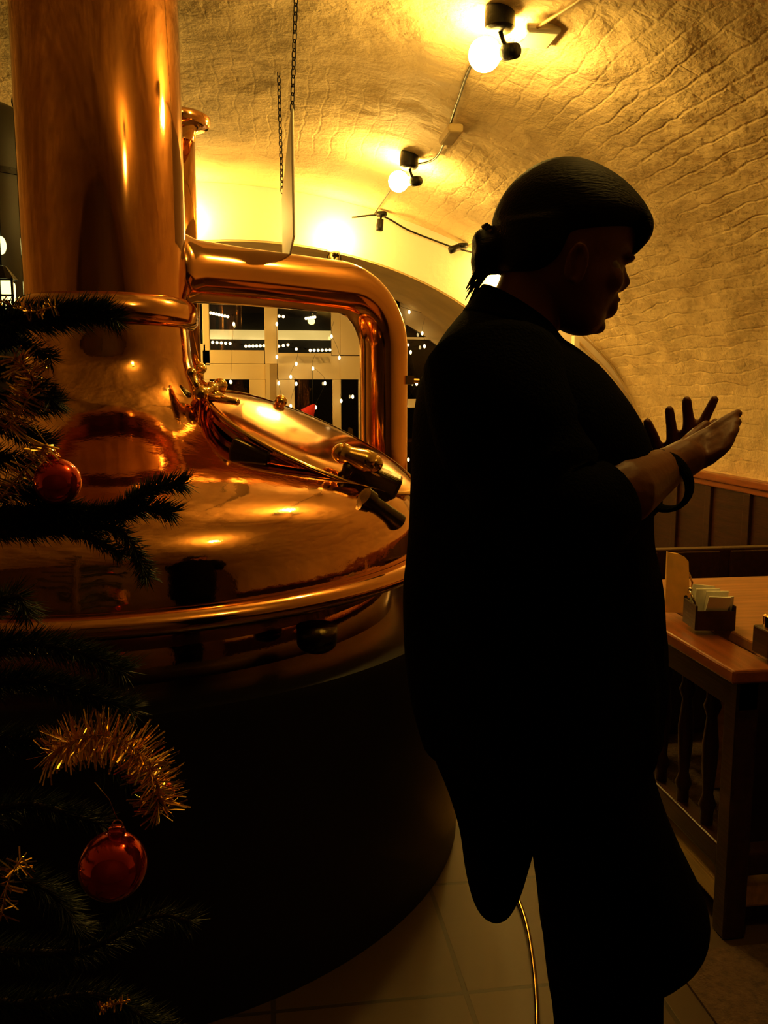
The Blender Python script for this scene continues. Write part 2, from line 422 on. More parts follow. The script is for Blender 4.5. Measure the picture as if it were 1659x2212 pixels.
wall_globe(atY(1096, 600, 5.865), .08, 'glowing globe on the end wall just behind the woman\'s neck')

def spot(px, py, tx, ty, label, head_dir):
    a = atY(px, py, 5.9); a.z = min(a.z, 9)
    t = thing('spotlight', label, 'spotlight', a, 'little black spotlights on the cable along the arch')
    b = atY(tx, ty, 5.86)
    MB().lathe([(.0, .02), (.035, .018), (.038, 0), (.03, -.012), (.0, -.014)], a, 20).build('mount', 'iron', t)
    MB().tube([a, b], .007, 8).build('arm', 'iron', t)
    h = Vector(head_dir).normalized()
    MB().tube([b-h*.025, b+h*.045, b+h*.05], [.022, .026, .02], 16).build('lamp_head', 'iron', t)
spot(824, 464, 821, 482, 'small black spotlight hanging under the vault edge right of the big globe', (-.1, 0, -1))
spot(1000, 532, 985, 536, 'small black spotlight near the woman\'s hair bun', (-1, 0, -.35))

def cable(name, pts, r, label, cat, m='iron', n=6, group=None):
    return tag(MB().tube(spline(pts, 6), r, n).build(name, m), label, cat, group)
cable('cable', [atY(760, 470, 5.95), atY(822, 466, 5.93), atY(880, 496, 5.95), atY(940, 520, 5.95), atY(985, 536, 5.9), atY(1030, 548, 5.95)], .006, 'thin dark cable sagging along the top of the white end wall', 'cable')
cable('cable', [(.79, 4.75, zc-.01), (.90, 4.45, vault_z(.9)-.02), (.84, 3.75, vault_z(.84)-.015), (.80, 3.35, vault_z(.80)-.02), (.79, 3.02, zc-.03)], .006, 'dark cable on the vault between the two bare bulbs', 'cable', 'iron')
cable('cable', [(.82, 3.0, zc-.10), (.90, 2.88, vault_z(.9)-.03), (.97, 2.6, vault_z(.97)-.02), (1.0, 2.2, vault_z(1.)-.02)], .006, 'pale cable on the vault running from the near bulb out of the picture', 'cable', 'oak')
cable('cable', [(.79, 4.75, zc-.01), (.79, 5.3, zc-.012), (.78, 5.95, zc-.02)], .004, 'thin cable on the vault from the far bulb to the end wall', 'cable', 'iron')
jp = Vector((.885, 4.05, vault_z(.885)-.03))
tag(MB().box(jp, (.07, .22, .04)).build('junction_box', 'soffit', smooth=False, bevel=.012), 'long ochre junction box on the vault between the two bare bulbs', 'junction box')
jp = Vector((.93, 2.93, vault_z(.93)-.02))
tag(MB().box(jp, (.12, .14, .03)).build('junction_box', 'white', smooth=False, bevel=.01), 'cream junction box on the vault beside the near bulb', 'junction box')
for k, pts in enumerate([[(1238, 728), (1275, 765), (1320, 815), (1355, 870), (1378, 930), (1392, 990)], [(1255, 722), (1290, 755), (1335, 806), (1370, 860), (1395, 925), (1412, 1000)]]):
    P_ = [atY(x, y, 5.95) for x, y in pts]
    cable('conduit', P_, .010-.004*k, ['cream conduit curving down the end wall in front of the woman\'s chest', 'thin conduit hugging the vault edge in front of the woman\'s chest'][k], 'conduit', ['frame', 'soffit'][k])
tag(MB().bb(atY(1234, 726, 5.96), atY(1252, 772, 5.9)).build('junction_box', 'white', smooth=False, bevel=.006), 'small white box on the end wall under the woman\'s chin', 'junction box')

# ================================================================== COPPER BREW KETTLE
KX, KY = -.47, 2.84
K = Vector((KX, KY, 0))
kt = thing('brew_kettle', 'large polished copper brew kettle with domed top and thick flue column', 'kettle', (KX, KY, 0))
prof = [(.243, 1.605), (.247, 1.56), (.252, 1.50), (.268, 1.45), (.295, 1.40), (.345, 1.350), (.44, 1.292), (.56, 1.242), (.68, 1.203), (.78, 1.170), (.87, 1.135), (.935, 1.090), (.972, 1.03), (.985, .96), (.988, .93), (.99, .915), (.0, .915)]
def smoothprof(p, n=4):
    q = spline([Vector((a, 0, b)) for a, b in p], n); return [(max(v.x, 0.0005), v.z) for v in q]
MB().lathe(smoothprof(prof[:-2]), K, 160, cap=False).build('dome', 'dome', kt)
MB().lathe([(.99, .93), (1.0, .934), (1.025, .932), (1.043, .922), (1.05, .906), (1.043, .890), (1.02, .880), (.97, .862), (.90, .82), (.86, .80)], K, 160, cap=False).build('rim', 'copper', kt)
MB().lathe([(.885, .815), (.89, .79), (.89, .70), (.89, .60)], K, 128, cap=False).build('body', 'dome', kt)
MB().lathe([(.86, .70), (.90, .735), (1.05, .745), (1.10, .735), (1.105, .71), (1.105, .0)], K, 128, cap=False).build('base_cladding', 'cladding', kt, angle=50)
cb = MB().lathe([(.243, 1.60), (.262, 1.603), (.274, 1.617), (.276, 1.645), (.272, 1.668), (.258, 1.685), (.245, 1.69)], K, 96, cap=False); cb.build('collar', 'copper', kt)
MB().lathe([(.243, 1.60), (.243, 2.1), (.243, 2.9)], K, 96, cap=False).build('flue_column', 'brushed', kt)
# thin tube imitating a vertical reflection streak on the left of the column
ga = atD(158, 240, 2.57); gb = atD(176, 640, 2.57)
gp = MB().tube([(ga.x, ga.y, ga.z), (gb.x, gb.y, gb.z)], .012, 12)
gp.tube([(gb.x, gb.y, 1.84), (gb.x, gb.y, 1.865)], .018, 12)
gp.build('side_pipe', 'copper', kt)
# overhead pipe arching over and down behind the kettle
VP_ = Vector((.495, 3.5, 0)); dirp = (VP_-K); dirp.z = 0; Lp = dirp.length; dirp.normalize()
zP = 1.805; br_ = .235
pts = [K+Vector((0, 0, zP))+dirp*.18]
for s_ in (.3, .5, .7): pts.append(K+Vector((0, 0, zP))+dirp*s_*1.0)
for i in range(13):
    a = math.pi/2*i/12
    pts.append(K+dirp*(Lp-br_+br_*math.sin(a))+Vector((0, 0, zP-br_+br_*math.cos(a))))
for z in (1.3, 1.0, .6, .3, 0.0): pts.append(VP_+Vector((0, 0, z)))
rad = [.150, .104]+[.098]*(len(pts)-2)
pts.insert(1, K+Vector((0, 0, zP))+dirp*.245); rad.insert(1, .122)
MB().tube(pts, rad, 40).build('vapour_pipe', 'copper', kt)
for (px, rr) in ((847, .011), (866, .012)):
    q = atY(px, 830, 3.47)
    if px == 866: q = atY(864, 830, 3.6)
    MB().tube([(q.x, q.y, 1.46), (q.x, q.y, .0)], rr, 12).build('thin_pipe', 'copper', kt)
q = atY(847, 830, 3.47)
vb = MB().tube([atY(822, 822, 3.44), atY(848, 820, 3.46)], [.03, .018], 16); vb.ell((q.x, q.y, 1.455), .022)
vb.tube([atY(848, 820, 3.46), atY(905, 823, 3.46)], .010, 10)
vb.box(atY(884, 821, 3.46), (.035, .03, .035)); vb.tube([atY(866, 800, 3.46), atY(866, 842, 3.46)], .014, 10)
vb.build('valve', 'brass', kt, angle=40)
def dome_z(r_):
    P_ = [q_ for q_ in prof[:-1]]
    if r_ <= P_[0][0]: return 3.0
    for (a0, z0), (a1, z1) in zip(P_, P_[1:]):
        if r_ <= a1: return z0+(z1-z0)*(r_-a0)/(a1-a0+1e-9)
    return .9
def dome_hit(x, y, lift=0.):
    t = 1.4
    while t < 3.5:
        p = atD(x, y, t); r_ = math.hypot(p.x-KX, p.y-KY)
        if p.z < dome_z(r_): break
        t += .004
    return p-ray(x, y)*lift
# manway with clamped lid on the right shoulder
nh = (RT*math.sin(R(25))+Vector((0, 0, 1))*math.cos(R(25))).normalized()
uh = (RT*math.cos(R(25))-Vector((0, 0, 1))*math.sin(R(25))).normalized()
nh = (nh - GD*math.sin(R(7))).normalized()
uh = (uh - nh*uh.dot(nh)).normalized(); vh = -GD
vh = (vh - nh*vh.dot(nh)).normalized(); HR = frame_rot(uh, nh.cross(uh), nh)
hc = K+RT*.625+Vector((0, 0, 1.215))+nh*.004
def H(u, v, n_): return hc+uh*u+vh*v+nh*n_
mw = MB().lathe([(.30, -.14), (.30, -.005), (.34, -.005), (.345, .0), (.345, .012), (.34, .016), (.30, .016)], hc, 72, rot=HR, cap=True); mw.build('manway_neck', 'copper', kt, angle=35)
ld = MB().lathe([(.33, .022), (.352, .024), (.356, .03), (.352, .038), (.33, .042), (.318, .045), (.25, .051), (.12, .056), (.001, .058)], hc, 72, rot=HR, cap=False)
lid = ld.build('manway_lid', 'copper', kt, angle=35)
rg = MB().lathe([(.352, .03), (.362, .031), (.366, .036), (.362, .041), (.352, .042)], hc, 72, rot=HR, cap=False); rg.build('lid_rim', 'brass', kt)
def U_(px, v, n_=0.):
    lo, hi = -.5, .5
    for _ in range(30):
        m_ = (lo+hi)/2; q_ = H(m_, v, n_)-C0
        if CX+F*q_.dot(RT)/q_.dot(FW) < px: lo = m_
        else: hi = m_
    return lo
def hbox(u, v, n_, size, name, m, bev=.004, tilt=0):
    rot = HR @ Matrix.Rotation(tilt, 3, 'Z')
    return MB().box(H(u, v, n_), size, rot).build(name, m, kt, smooth=False, bevel=bev)
hbox(U_(540, .335), .335, -.008, (.11, .04, .055), 'clamp', 'darkbrass', .008)
hbox(U_(552, .345), .345, -.045, (.12, .02, .03), 'clamp_bar', 'darkbrass', .005)
c2 = dome_hit(808, 1042, .01)
MB().box(c2, (.15, .07, .095), HR).box(c2+uh*.02+nh*.035, (.10, .075, .02), HR).build('clamp', 'darkbrass', kt, smooth=False, bevel=.01)
a_ = dome_hit(786, 1072, .045); b_ = dome_hit(862, 1128, .03)
MB().tube([a_, b_], [.020, .025], 14).tube([a_, a_+(b_-a_)*.2], [.028, .028], 14).build('swing_bolt', 'darkbrass', kt, angle=40)
# T-shaped knob
uk = U_(742, .27, .03)
kb = MB().tube([H(uk, .27, -.02), H(uk, .27, .05), H(uk, .27, .075)], [.022, .014, .020], 16)
kb.build('knob_stem', 'darkbrass', kt)
kc = H(uk, .27, .095)+RT*.012; kr = frame_rot(RT*.9-GD*.2+Vector((0, 0, -.35)), GD, (0.3, 0, 1))
kk = MB().tube([kc-RT*.045+Vector((0, 0, .012)), kc-RT*.02+Vector((0, 0, .006)), kc+RT*.02-Vector((0, 0, .008)), kc+RT*.05-Vector((0, 0, .018))], [.032, .026, .034, .030], 18)
kk.ell(kc-RT*.045+Vector((0, 0, .012)), .028).ell(kc+RT*.05-Vector((0, 0, .018)), .026); kk.build('knob', 'brass', kt)
# hinge hardware at the upper end of the lid
hg = MB().tube([H(-.30, .02, .03), H(-.40, .02, .05)], .018, 12).tube([H(-.36, -.1, .05), H(-.36, .14, .05)], .014, 12)
for s_ in (-.1, .02, .14): hg.ell(H(-.36, s_, .05), .024)
hg.tube([H(-.36, .14, .05), H(-.41, .14, .09)], .01, 10).ell(H(-.41, .14, .095), .015)
hg.tube([H(-.33, .14, .05), H(-.24, .2, .085)], [.012, .01], 10)
hg.build('hinge', 'brass', kt)
uf = U_(592, -.25)
MB().tube([H(uf, -.25, .03), H(uf, -.25, .05)], .012, 12).ell(H(uf, -.25, .06), .022).build('finial', 'brass', kt)
MB().tube([H(-.40, .12, -.01), H(-.40, .12, .02), H(-.44, .12, .03)], .016, 10).build('hinge_bracket', 'darkbrass', kt)
# pipe stub under the rim, by the woman's hip
sb_ = atD(685, 1420, 2.1)
MB().tube([(sb_.x, sb_.y, .80), (sb_.x, sb_.y, .84)], .05, 20).ell((sb_.x, sb_.y, .80), (.05, .05, .03)).build('drain_fitting', 'darkbrass', kt)

# slim vent pipe behind the column
vp = atY(393, 600, 4.0)
vt = thing('vent_pipe', 'slim upright copper vent pipe with a flared top behind the thick column', 'pipe', (vp.x, vp.y, 0))
MB().tube([(vp.x, vp.y, 1.5), (vp.x, vp.y, 2.60)], .073, 32).build('tube', 'brushed', vt)
zt = atY(425, 262, 4.0).z
fl = MB().lathe([(.073, -.06), (.08, -.02), (.10, .0), (.135, .006), (.143, .02), (.143, .04), (.13, .05), (.06, .055), (.001, .057)], (vp.x, vp.y, zt-.03), 48); fl.build('flared_cap', 'copper', vt, angle=50)
MB().tube([(vp.x, vp.y, 0), (vp.x, vp.y, 1.5)], .05, 24).build('lower_tube', 'copper', vt)
q = atY(430, 796, 3.98)
MB().ell(q, (.035, .035, .028)).tube([(q.x, q.y, q.z-.06), (q.x, q.y, q.z)], [.02, .02], 14).tube([(q.x, q.y, q.z-.04), (vp.x, vp.y, q.z-.05)], .018, 12).build('brass_finial', 'brass', vt)

# dark tank and knob at far left, behind the column
tk = atY(-12, 500, 3.95)
tt = thing('dark_tank', 'dark grey round-topped tank standing behind the column at the left edge', 'tank', (tk.x, tk.y, 0))
MB().lathe([(.195, 0), (.195, 2.40), (.19, 2.48), (.16, 2.55), (.09, 2.585), (.001, 2.59)], (tk.x, tk.y, 0), 48).build('tank_body', 'grey', tt, angle=50)
MB().lathe([(.194, 2.28), (.203, 2.28), (.203, 2.305), (.194, 2.305)], (tk.x, tk.y, 0), 48).build('hoop', 'iron', tt, angle=40)
kn = atY(45, 222, 3.6)
tag(MB().ell(kn, (.035, .03, .035)).tube([kn, (kn.x+.1, kn.y-.1, kn.z+.01)], .012, 10).tube([kn, (kn.x, kn.y, vault_z(kn.x)-.0)], .008, 8).build('pendant_ball', 'iron'), 'small dark round knob beside the left edge of the copper column', 'knob')
lt = atY(6, 640, 3.5)
ln = thing('lantern', 'greenish glowing lantern with dark bars at the left edge above the garland', 'lantern', (lt.x, lt.y, 0))
MB().box(lt, (.085, .06, .11)).build('lit_glass', 'lantern', ln, smooth=False, bevel=.01)
bars = MB()
for dx in (-.045, 0, .045): bars.box(lt+Vector((dx, -.034, 0)), (.008, .008, .13))
for dz in (-.06, .0, .06): bars.box(lt+Vector((0, -.034, dz)), (.1, .008, .008))
bars.lathe([(.06, 0), (.02, .05), (.001, .055)], lt+Vector((0, 0, .06)), 12)
bars.build('cage', 'iron', ln, smooth=False)
MB().tube([(lt.x, lt.y, lt.z+.10), (lt.x, lt.y, vault_z(lt.x))], .003, 6).build('cord', 'iron', ln)
lt2 = atY(2, 530, 3.62)
l2 = thing('wall_light', 'tiny yellow light glowing beside the dark tank at the left edge', 'lamp', (lt2.x, lt2.y, lt2.z))
MB().ell(lt2, (.02, .02, .035)).build('bulb', 'lantern', l2)
MB().tube([lt2+Vector((0, 0, .03)), (lt2.x, lt2.y, vault_z(lt2.x))], .004, 6).build('cord', 'iron', l2)

# ================================================================== HANGING BOARD AND CHAINS
bx_ = .115
hb = MB().bb((bx_, 3.0, 1.925), (bx_+.009, 4.35, 2.335))
hbt = tag(hb.build('hanging_board', 'white', smooth=False, bevel=.003), 'long white board hung edge-on from chains above the copper pipe', 'board')
def chain(p, q, label):
    p = Vector(p); q = Vector(q); L = (q-p).length; n = max(3, int(L/.026)); d = (q-p)/n
    t = MB(); e = d.normalized(); a = e.orthogonal().normalized(); b = e.cross(a)
    for i in range(n):
        c = p+d*(i+.5); s_ = a if i % 2 else b
        pts = [c+e*.018*math.cos(w)+s_*.008*math.sin(w) for w in [2*math.pi*k/10 for k in range(10)]]
        rings = []
        for k in range(10):
            tn = (pts[(k+1) % 10]-pts[k-1]).normalized(); nn = tn.cross(a.cross(b) if False else (e.cross(s_))).normalized(); bb = tn.cross(nn)
            rings.append([pts[k]+(nn*math.cos(w)+bb*math.sin(w))*.0028 for w in [math.pi/2*j for j in range(4)]])
        t.loft(rings, closed=True)
    return tag(t.build('chain', 'iron'), label, 'chain', 'chains holding the white board')
cx = bx_+.0045
chain((cx, 3.02, 2.33), (cx+.02, 2.93, vault_z(cx)+.01), 'nearer thin steel chain running up from the white board out of the picture')
chain((cx-.005, 4.2, 2.33), (cx-.02, 3.9, vault_z(cx)+.01), 'farther thin steel chain left of the white board')

# ================================================================== FAIRY LIGHTS AT THE WINDOWS
groups = [
 [(598, 700), (598, 771), (602, 828), (612, 884)],
 [(640, 786), (628, 814), (640, 829), (628, 877), (651, 911)],
 [(716, 727), (733, 773), (737, 866), (762, 857)],
 [(834, 651), (884, 674), (951, 689)],
 [(912, 720), (917, 748), (887, 761), (900, 829), (878, 877), (877, 944), (882, 993)],
 [(676, 796), (702, 828), (682, 880)],
 [(505, 700), (498, 825)],
]
labs = ['leftmost hanging string of tiny warm lights on the middle door', 'string of tiny warm lights across the middle door pane', 'string of tiny warm lights down the stile right of the middle door pane',
        'string of tiny warm lights under the arch right of the copper bend', 'string of tiny warm lights in the dark window beside the woman\'s back', 'string of three tiny warm lights inside the middle door pane outline', 'pair of tiny warm lights at the left panes, above the manway hinge']
for gi, g in enumerate(groups):
    Ps = [atY(x, y, WY-.06-.01*(gi % 3)) for x, y in g]
    t = thing('fairy_light_string', labs[gi], 'string lights', Ps[0], 'fairy lights hung at the glazed wall')
    top = Ps[0]+Vector((.02, 0, .12)); wp = [top]+[p+Vector((.004*math.sin(i*3), .003, .022)) for i, p in enumerate(Ps)]
    MB().tube(spline(wp, 6), .0012, 5).build('wire', 'iron', t)
    for p in Ps:
        MB().ell(p, (.010, .010, .016), n=8, m=6).build('fairy_bulb', 'fairy', t)
rows = [((450, 739), (497, 742), 6), ((531, 748), (570, 747), 6), ((602, 748), (622, 745), 3), ((640, 754), (642, 754), 1), ((670, 757), (713, 756), 6), ((455, 676), (492, 684), 7), ((661, 688), (680, 685), 5), ((603, 683), (612, 684), 2), ((881, 745), (884, 745), 1)]
rl = ['row of warm lamps outside, seen low through the upper left pane', 'row of warm lamps outside, low right in the upper left pane', 'cluster of warm lamps outside, low left in the upper middle pane', 'single warm lamp outside under the upper middle pane strip', 'row of warm lamps outside, low right in the upper middle pane',
      'row of warm lamps outside, high in the upper left pane', 'row of warm lamps outside, high right in the upper middle pane', 'pair of warm lamps outside, high left in the upper middle pane', 'single warm lamp outside in the window right of the copper pipe']
for ri, (a, b, n_) in enumerate(rows):  # glowing dots set outside stand in for lights reflected in the glass
    Ps = [atY(a[0]+(b[0]-a[0])*i/max(1, n_-1), a[1]+(b[1]-a[1])*i/max(1, n_-1), 11.93) for i in range(n_)]
    t = thing('festoon_lights', rl[ri], 'string lights', Ps[0], 'festoon lamps across the street')
    e0, e1 = Ps[0]-Vector((.06, 0, -.03)), Ps[-1]+Vector((.06, 0, .03))
    wb = MB().tube([e0]+[p+Vector((0, 0, .03)) for p in Ps]+[e1], .003, 5)
    for e in (e0, e1): wb.tube([e, (e.x, 12.08, e.z)], .008, 6)
    wb.build('wire', 'iron', t)
    for p in Ps: MB().ell(p, .019, n=8, m=6).build('lamp_bulb', 'fairy', t)
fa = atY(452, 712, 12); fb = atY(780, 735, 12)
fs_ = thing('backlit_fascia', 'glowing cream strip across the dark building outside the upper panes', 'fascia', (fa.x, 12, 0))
MB().bb((fa.x, 12, fb.z), (fb.x, 12.08, fa.z)).build('light_panel', 'fascia', fs_, smooth=False)  # glowing strip outside imitates the bright wall reflected in the glass
MB().bb((fa.x-2, 12.08, -.02), (fb.x+6, 12.5, 4.2)).build('dark_facade', 'asphalt', fs_, smooth=False)
# little plush figure with red cap behind the middle pane
sp = atY(655, 905, 7.07)
sn = thing('plush_ornament', 'small white plush ball ornament with a pointed red cap hanging at the middle door pane', 'ornament', sp)
MB().ell(sp, (.055, .045, .06), n=20, m=12).build('white_ball', 'paper', sn)
MB().lathe([(.062, 0), (.05, .03), (.03, .07), (.012, .10), (.001, .11)], sp+Vector((.03, 0, .035)), 20, rot=Matrix.Rotation(R(38), 3, 'Y')).build('red_cap', 'redmat', sn)
tz = atY(655, 800, 7.07).z
MB().tube([sp+Vector((.08, 0, .1)), (sp.x+.08, sp.y, tz), (sp.x+.08, WY+.01, tz)], .002, 5).build('thread', 'iron', sn)

# ================================================================== RAILING, TABLE, BENCH
rt = thing('railing', 'low reddish-brown wooden railing with balusters around the seating area', 'railing', (1.18, 1.9, 0))
tr = MB().bb((1.118, 1.86, .70), (1.248, 4.6, .735)); tr.bb((1.248, 1.86, .70), (2.75, 1.99, .735)); tr.build('top_rail', 'rail', rt, smooth=False, bevel=.006)
sr = MB().bb((1.15, 1.90, .62), (1.215, 4.6, .70)); sr.bb((1.15, 1.895, .62), (2.75, 1.955, .699)); sr.build('apron_rail', 'wood', rt, smooth=False)
lr = MB().bb((1.155, 1.95, .17), (1.215, 4.6, .235)); lr.bb((1.2, 1.90, .17), (2.75, 1.955, .235)); lr.build('bottom_rail', 'wood', rt, smooth=False, bevel=.006)
def baluster(x, y):
    MB().lathe([(.017, .23), (.017, .27), (.024, .29), (.014, .32), (.02, .40), (.022, .46), (.014, .54), (.024, .57), (.017, .59), (.017, .625)], (x, y, 0), 14).build('baluster', 'wood', rt, angle=40)
for i in range(19): baluster(1.183, 2.06+i*.135)
for i in range(10): baluster(1.36+i*.14, 1.928)
for p in ((1.183, 1.925), (1.183, 4.57), (2.72, 1.928)): MB().box((p[0], p[1], .35), (.06, .06, .70)).build('newel_post', 'wood', rt, smooth=False, bevel=.006)

PZ = .12
tb = thing('dining_table', 'wooden dining table with an orange-brown top behind the railing', 'table', (1.9, 2.4, PZ))
MB().bb((1.275, 2.02, .715), (2.35, 2.80, .75)).build('tabletop', 'table', tb, smooth=False, bevel=.006)
for x in (1.35, 2.27):
    for y in (2.10, 2.72): MB().bb((x-.03, y-.03, PZ), (x+.03, y+.03, .716)).build('leg', 'wood', tb, smooth=False, bevel=.004)
MB().bb((1.35, 2.1, .64), (2.27, 2.72, .715)).build('apron', 'wood', tb, smooth=False)
# bench
bn = thing('bench', 'dark wooden high-backed bench behind the dining table', 'bench', (2.0, 3.2, PZ))
MB().bb((1.30, 3.24, PZ), (2.70, 3.29, .77)).build('backrest', 'wood', bn, smooth=False, bevel=.006)
MB().bb((1.32, 2.86, .50), (2.68, 3.24, .56)).build('seat', 'wood', bn, smooth=False, bevel=.01)
MB().bb((1.34, 2.92, PZ), (2.66, 2.95, .50)).build('front_panel', 'wood', bn, smooth=False)
bp_ = MB()
for i in range(5): bp_.bb((1.36+i*.27, 3.225, .58), (1.58+i*.27, 3.242, .76))
bp_.build('back_panelling', 'wood', bn, smooth=False, bevel=.004)
# chair under the table edge, seen through balusters
ch = thing('dining_chair', 'light oak slatted chair half seen behind the railing at the right edge', 'chair', (1.72, 2.25, PZ))
cx_, cy_ = 1.62, 2.32
MB().bb((cx_-.2, cy_-.2, .44), (cx_+.2, cy_+.2, .475)).build('seat', 'oak', ch, smooth=False, bevel=.01)
for sx in (-.17, .17):
    for sy in (-.17, .17): MB().bb((cx_+sx-.02, cy_+sy-.02, PZ), (cx_+sx+.02, cy_+sy+.02, .441)).build('leg', 'oak', ch, smooth=False, bevel=.004)
MB().bb((cx_-.17, cy_-.185, .24), (cx_+.17, cy_-.165, .28)).build('stretcher', 'oak', ch, smooth=False)
MB().bb((cx_-.18, cy_-.19, .475), (cx_+.18, cy_-.17, .60)).build('backrest', 'oak', ch, smooth=False, bevel=.004)

# menu card holder
b1 = atZ(1462, 1322, .75); mh = thing('menu_card', 'tall tan menu card standing on the table at the railing', 'menu', (b1.x, b1.y, .75))
cdw, cdh = .040*2, .19
ca = []
for i in range(9): ca.append((-.030+.06*i/8, .165+.012*math.sin(math.pi*i/8)-.02*(i/8)))
pl = [(-.036, 0), (.036, 0), (.031, .152), (.020, .165), (.004, .174), (-.018, .177), (-.029, .180)]
ps = []
for d in (-.006, .006): ps += [Vector((b1.x, b1.y, .75))+RT*x*1.05+GD*(d+z*.12)+Vector((0, 0, z)) for x, z in pl]
n_ = len(pl)
MB().add(ps, [tuple(range(n_)), tuple(reversed(range(n_, 2*n_)))]+[(i, (i+1) % n_, n_+(i+1) % n_, n_+i) for i in range(n_)]).build('card', 'card', mh, smooth=False)
MB().tube([Vector((b1.x, b1.y, .755))+RT*x+GD*.02+Vector((0, 0, z)) for x, z in ((.03, 0), (.045, .03), (.05, .08), (.038, .11), (.01, .115))], .003, 8).build('wire_stand', 'brass', mh)
MB().ell(Vector((b1.x, b1.y, .75))+RT*.022-GD*.008+Vector((0, 0, .045)), (.007, .004, .009), n=10, m=6).build('dark_clip', 'iron', mh)
# napkin holder
b2 = atZ(1530, 1352, .75); nc = Vector((b2.x, b2.y, .75))
nh_ = thing('napkin_holder', 'dark box napkin holder on the table beside the menu card', 'napkin holder', nc)
hb_ = MB(); rr_ = frame_rot(RT, GD, (0, 0, 1))
for (o_, sz) in (((0, 0, .004), (.11, .10, .008)), ((-.053, 0, .035), (.006, .10, .07)), ((.053, 0, .035), (.006, .10, .07)), ((0, -.048, .028), (.11, .006, .056)), ((0, .048, .035), (.11, .006, .07))):
    hb_.box(nc+rr_ @ Vector(o_), sz, rr_)
hb_.build('box', 'wood', nh_, smooth=False, bevel=.002)
MB().tube([nc+rr_ @ Vector(p) for p in ((-.05, .03, .09), (-.058, 0, .105), (-.05, -.03, .07))], .004, 8).ell(nc+rr_ @ Vector((-.055, 0, .105)), .007, n=10, m=6).build('metal_clip', 'chrome', nh_)
for i, (dx, ww, hh, ang, dy) in enumerate(((-.018, .062, .105, .10, .02), (-.008, .066, .10, -.02, .0), (.010, .062, .098, .0, -.015), (.026, .056, .085, -.12, -.03), (.005, .06, .09, .05, -.038))):
    ro = rr_ @ Matrix.Rotation(ang, 3, 'Y') @ Matrix.Rotation(R(6+4*i), 3, 'X')
    tag(MB().box(nc+rr_ @ Vector((dx, dy, .010+hh/2)), (ww, .004, hh), ro).build('napkin', 'paper', smooth=False), ['folded white paper napkin, leftmost and farthest back in the holder', 'folded white paper napkin in the middle back of the holder', 'folded white paper napkin in the middle of the holder', 'shorter white paper napkin leaning right in the holder', 'folded white paper napkin at the front of the holder'][i], 'napkin', 'napkins in the holder')
b3 = atZ(1655, 1415, .75)
cd = thing('candle_holder', 'dark square candle holder with a brass rim at the right picture edge', 'candle holder', (b3.x, b3.y, .75))
MB().box((b3.x+.02, b3.y, .785), (.075, .075, .07)).build('box', 'wood', cd, smooth=False, bevel=.004)
MB().lathe([(.028, 0), (.030, .03), (.024, .034)], (b3.x+.02, b3.y, .82), 20).build('brass_cup', 'brass', cd, angle=30)

# brass edging strip curved round the kettle
eg = [atZ(x, y, .012) for x, y in ((1070, 1840), (1098, 1898), (1120, 1945), (1138, 2000), (1150, 2070), (1157, 2140), (1160, 2215), (1158, 2330))]
tag(MB().tube(spline(eg, 8), .006, 8).build('brass_floor_strip', 'brass'), 'thin curved brass strip on the floor between kettle and woman', 'floor strip')

# ================================================================== WOMAN
T = 1.15
def W(x, y, d=0.): return atD(x, y, T+d)
fx = W(1290, 2212)
wm = thing('person', 'woman in loose black clothes seen from the side, hands raised as if clapping', 'person', (fx.x, fx.y, 0))
def ring(l, r, b, d=0., n=40, ex=2.0):
    a = W(l[0], l[1], d); c = W(r[0], r[1], d); m = (a+c)/2; h = (c-a)/2; out = []
    for j in range(n):
        q = 2*math.pi*j/n; co, si = math.cos(q), math.sin(q)
        out.append(m+h*math.copysign(abs(co)**(2/ex), co)+GD*b*math.copysign(abs(si)**(2/ex), si))
    return out
def sm_rings(rows, k=3, n=40):
    """rows: (lx, ly, rx, ry, b, d) interpolated smoothly"""
    out = []
    P = [rows[0]]+list(rows)+[rows[-1]]
    for i in range(1, len(P)-2):
        for q in range(k):
            t = q/k; a, b, c, d = P[i-1:i+3]
            out.append([.5*((2*b[m])+(c[m]-a[m])*t+(2*a[m]-5*b[m]+4*c[m]-d[m])*t*t+(3*b[m]-a[m]-3*c[m]+d[m])*t**3) for m in range(6)])
    out.append(list(rows[-1]))
    return [ring((o[0], o[1]), (o[2], o[3]), o[4], o[5], n) for o in out]

body = MB()
# head: slices from crown to chin
head = [(1195, 372, 1262, 372, .02, 0), (1140, 388, 1315, 388, .052, 0), (1100, 425, 1350, 425, .070, 0), (1082, 470, 1366, 470, .077, 0), (1080, 515, 1370, 515, .078, 0), (1084, 545, 1364, 545, .077, 0),
        (1092, 562, 1353, 562, .075, 0), (1102, 580, 1343, 580, .072, 0), (1112, 605, 1341, 605, .070, 0), (1125, 628, 1335, 628, .066, 0), (1145, 650, 1325, 650, .061, 0), (1165, 670, 1312, 670, .056, 0),
        (1185, 690, 1303, 690, .050, 0), (1205, 708, 1296, 708, .040, 0), (1228, 720, 1282, 721, .024, 0), (1245, 725, 1268, 725, .008, 0)]
body.loft(sm_rings(head, 2))
body.caps([W(1338, 570), W(1344, 594), W(1350, 609), W(1340, 618)], [.0065, .007, .0075, .008])
body.ell(W(1312, 663, 0), (.012, .024, .016))
